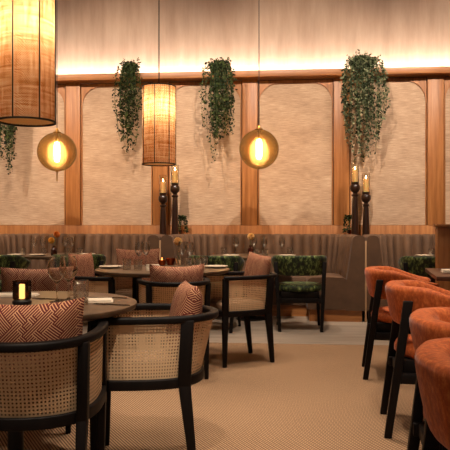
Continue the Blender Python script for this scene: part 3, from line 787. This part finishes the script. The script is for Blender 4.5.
# ------------------------------------------------------------------ hanging plants on the cornice
def hanging(label, px, w, ztop, zmass, ztip, mat, seed, nv=40, lf=.040):
    R_ = random.Random(seed)
    c = wall(0, .12); d = D0 - .13 - .087*X(px, 8.3)
    t = thing('hanging_plant', label, 'plant', (X(px, d), d, 3.147), YAW, 'trailing plants on the cornice')
    bs, bl = BM(), BM()
    for k in range(nv):
        x0 = R_.uniform(-.25, .25)*w; x1 = R_.gauss(0, .25)*w; x1 = max(-.47*w, min(.47*w, x1))
        q = R_.random()
        zend = (zmass + R_.uniform(-.12, .5)) if q < .8 else R_.uniform(ztip, zmass)
        up = R_.uniform(.03, ztop-3.147)
        out = R_.uniform(.13, .19)
        pts = [Vector((x0, R_.uniform(-.03, .05), .0)), Vector((x0*.9+x1*.2, -.05, up)), Vector((x1*.8, -out, up*.3)), Vector((x1, -out-.03, -.35)), Vector((x1*.86+R_.uniform(-.03, .03), -out-.02+R_.uniform(-.04, .03), (zend-3.147)*.75-.1)), Vector((x1*.7+.02+R_.uniform(-.04, .04), -out+R_.uniform(-.03, .02), zend-3.147))]
        sp_ = spline(pts, 7); tube(bs, sp_[::2], .002, 4)
        ln_ = 0
        for a, b in zip(sp_, sp_[1:]):
            ln_ += (b-a).length; L_ = (b-a).length; m = max(1, int(L_/.022 + R_.random()))
            thin = .75 if (b.z + 3.147) < zmass else 1
            for j in range(m):
                if R_.random() > thin: continue
                p_ = a.lerp(b, (j+R_.random())/m) + Vector((R_.gauss(0, .012), R_.gauss(0, .012), 0))
                if -p_.y < .075 and p_.z < .02: continue
                if -p_.y < .26 and p_.z < 0: p_.y = min(p_.y, -.10)
                leaf(bl, p_, lf*R_.uniform(.6, 1.25), R_, .6)
    for k in range(9):
        x0 = R_.uniform(-.3, .34)*w; pts = [Vector((x0*.7, 0, 0)), Vector((x0, -.03, R_.uniform(.06, .12))), Vector((x0*1.1+R_.uniform(-.03, .05), -.05, R_.uniform(.12, .2)*(ztop-3.1)/.17))]
        sp_ = spline(pts, 5); tube(bs, sp_, .002, 4)
        for p_ in sp_[3:]: leaf(bl, p_, lf*R_.uniform(.5, .9), R_, -.3); leaf(bl, p_, lf*R_.uniform(.4, .8), R_, 0)
    obj('stem', bs, 'stem', t); obj('foliage', bl, mat, t, smooth=False)
hanging('dark trailing plant hanging behind the large foreground drum pendant', 11, .30, 3.27, 2.1, 1.72, 'leaf', 3)
hanging('dark trailing plant hanging beside the small drum pendant', 131, .36, 3.27, 2.3, 1.98, 'leaf', 5)
hanging('dark trailing plant above the amber globe, wider than the one by the drum pendant', 219, .44, 3.27, 2.3, 1.9, 'leaf', 9, 54)
hanging('palest grey green trailing plant, above the candlesticks by the orange chairs', 363, .58, 3.30, 2.28, 1.92, 'leaf_pale', 13, 64)

# ------------------------------------------------------------------ pendant lamps
def drum(label, loc, zb):
    t = thing('drum_pendant', label, 'pendant lamp', (loc[0], loc[1], zb), .1, 'woven drum pendants')
    R, h, seg = .133, .628, 56
    bm = BM(); uvl = bm.loops.layers.uv.new('UVMap')
    nz = 24; ring = [[bm.verts.new((R*math.cos(2*PI*k/seg), R*math.sin(2*PI*k/seg), h*j/nz)) for k in range(seg)] for j in range(nz+1)]
    for j in range(nz):
        for k in range(seg):
            k2 = (k+1) % seg; f = bm.faces.new((ring[j][k], ring[j][k2], ring[j+1][k2], ring[j+1][k]))
            for lp, (a, b) in zip(f.loops, ((k, j), (k+1, j), (k+1, j+1), (k, j+1))): lp[uvl].uv = (a/seg*2*PI*R, b/nz*h)
    sh = obj('shade', bm, 'straw', t)
    for k in range(7):
        a = math.radians(-90-15) + 2*PI*k/7
        bm = BM(); tube(bm, [((R+.003)*math.cos(a), (R+.003)*math.sin(a), 0), ((R+.003)*math.cos(a), (R+.003)*math.sin(a), h)], .0034, 6); obj('rib', bm, 'cable', sh)
    for z in (0, h):
        bm = BM(); lathe(bm, [(R+.005, z-.004), (R+.005, z+.004), (R-.003, z+.004), (R-.003, z-.004), (R+.005, z-.004)], 56); obj('ring', bm, 'cable', sh)
    bm = BM(); lathe(bm, [(0, .006), (R-.006, .006), (R-.006, .010), (0, .010)], 40); obj('diffuser', bm, 'diffuser', t)
    bm = BM(); lathe(bm, [(0, h-.215), (.02, h-.21), (.032, h-.18), (.03, h-.15), (.016, h-.12), (0, h-.115)], 20); obj('bulb', bm, 'drum_bulb', t)
    bm = BM(); tube(bm, [(0, 0, h-.118), (0, 0, CEIL-zb-.03)], .0045, 8); obj('cord', bm, 'cable', t)
    bm = BM()
    for k in range(3):
        a = 2*PI*k/3; tube(bm, [(0, 0, h-.004), (R*math.cos(a), R*math.sin(a), h-.004)], .003, 6)
    obj('spider', bm, 'cable', t)
    bm = BM(); lathe(bm, [(0, 0), (.05, 0), (.05, -.03), (0, -.034)], 24, (0, 0, CEIL-zb)); obj('ceiling_rose', bm, 'cable', t)
drum('large woven straw drum pendant in the foreground, cut by the top of the picture', (X(26.5, 3.06), 3.06), 1.603)
drum('small woven straw drum pendant over the middle table', (X(159, 5.2), 5.2), 1.603)
def globe(label, px, d, y, tail):
    z = H + (225-y)/F*d; R = .234
    t = thing('globe_pendant', label, 'pendant lamp', (X(px, d), d, z), 0, 'amber globe pendants')
    bm = BM(); bmesh.ops.create_uvsphere(bm, u_segments=48, v_segments=32, radius=R); obj('glass_globe', bm, 'amber', t, angle=90)
    bm = BM(); lathe(bm, [(0, -.12), (.02, -.115), (.033, -.09), (.033, .09), (.02, .115), (0, .12)], 24); obj('bulb', bm, 'tube_bulb', t)
    bm = BM(); lathe(bm, [(.135*math.cos(a_*PI/20-PI/2), .19*math.sin(a_*PI/20-PI/2)-.03) for a_ in range(21)], 36); obj('glow_shell', bm, 'bulb_glow', t, angle=90)  # added ellipsoid standing in for the bulb's halo, not a lamp part
    bm = BM(); lathe(bm, [(0, .118), (.014, .118), (.014, R-.01), (.05, R-.012), (.05, R+.004), (.02, R+.02), (.012, R+.05), (0, R+.05)], 24); obj('brass_fitting', bm, 'brass', t)
    bm = BM(); tube(bm, [(0, 0, R+.045), (0, 0, CEIL-z-.02)], .005, 8); obj('cord', bm, 'cable', t)
    if tail:
        bm = BM(); lathe(bm, [(0, -R+.006), (.03, -R+.004), (.012, -R-.008), (.007, -R-.02), (.007, -R-.12), (0, -R-.12)], 16); obj('finial', bm, 'brass', t)
    bm = BM(); lathe(bm, [(0, 0), (.05, 0), (.05, -.03), (0, -.034)], 24, (0, 0, CEIL-z)); obj('ceiling_rose', bm, 'cable', t)
globe('amber glass globe pendant beside the large foreground drum lamp', 57, 7.7, 152, True)
globe('amber glass globe pendant over the middle booth', 259, 7.55, 149.3, False)

# ------------------------------------------------------------------ light
def spot(loc, to, e, size=1.6, blend=.6, rad=.05, col=(1, .84, .68)):
    l = bpy.data.lights.new('downlight', 'SPOT'); l.energy = e; l.spot_size = size; l.spot_blend = blend; l.shadow_soft_size = rad; l.color = col
    o = bpy.data.objects.new('downlight', l); COL.objects.link(o); o.location = loc
    o.rotation_euler = (Vector(to)-Vector(loc)).to_track_quat('-Z', 'Y').to_euler(); return o
for u in (-3.75, -1.35, .95, 3.3):              # wall washers in the ceiling
    spot(wall(u, 3.3, CEIL-.03), wall(u, .0, 2.1), 370, 1.3, .8, .05)
for x, y in ((-2.06, 7.6), (.35, 7.4), (2.5, 7.2)):
    spot((x, y, CEIL-.03), (x, y, .6), 130, .75, .7)
for x, y in ((-.45, 4.9), (.7, 5.6), (.9, 3.9), (1.0, 2.0), (-2.2, 4.8), (.4, 4.4)):
    spot((x, y, CEIL-.03), (x, y+.15, 0), 120, 1.15, .8)
for x, y, tx, ty, e in ((-.2, .9, -.35, 2.7, 250), (-1.3, .9, -.9, 2.4, 110), (.7, .6, .9, 2.6, 190), (-.3, 2.9, -.3, 4.6, 100)):  # unseen spots added to brighten the chair backs and near furniture
    spot((x, y, CEIL-.03), (tx, ty, .5), e, .6, .8)
w = bpy.data.worlds.new('World'); SC.world = w; w.use_nodes = True
bg = w.node_tree.nodes['Background']; bg.inputs[0].default_value = (1, .80, .64, 1); bg.inputs[1].default_value = .085

# ------------------------------------------------------------------ camera
cd = bpy.data.cameras.new('Camera'); cam = bpy.data.objects.new('Camera', cd); COL.objects.link(cam)
cam.location = (0, 0, H); cam.rotation_euler = (PI/2, 0, 0); cd.sensor_width = 36; cd.lens = F/450*36; cd.clip_start = .05
SC.camera = cam
vs_ = SC.view_settings; vs_.view_transform = 'Standard'; vs_.look = 'None'; vs_.gamma = 1; vs_.exposure = .9; vs_.use_curve_mapping = False
SC.cycles.max_bounces = 10; SC.cycles.transparent_max_bounces = 24; SC.cycles.sample_clamp_indirect = 4; SC.cycles.use_denoising = True
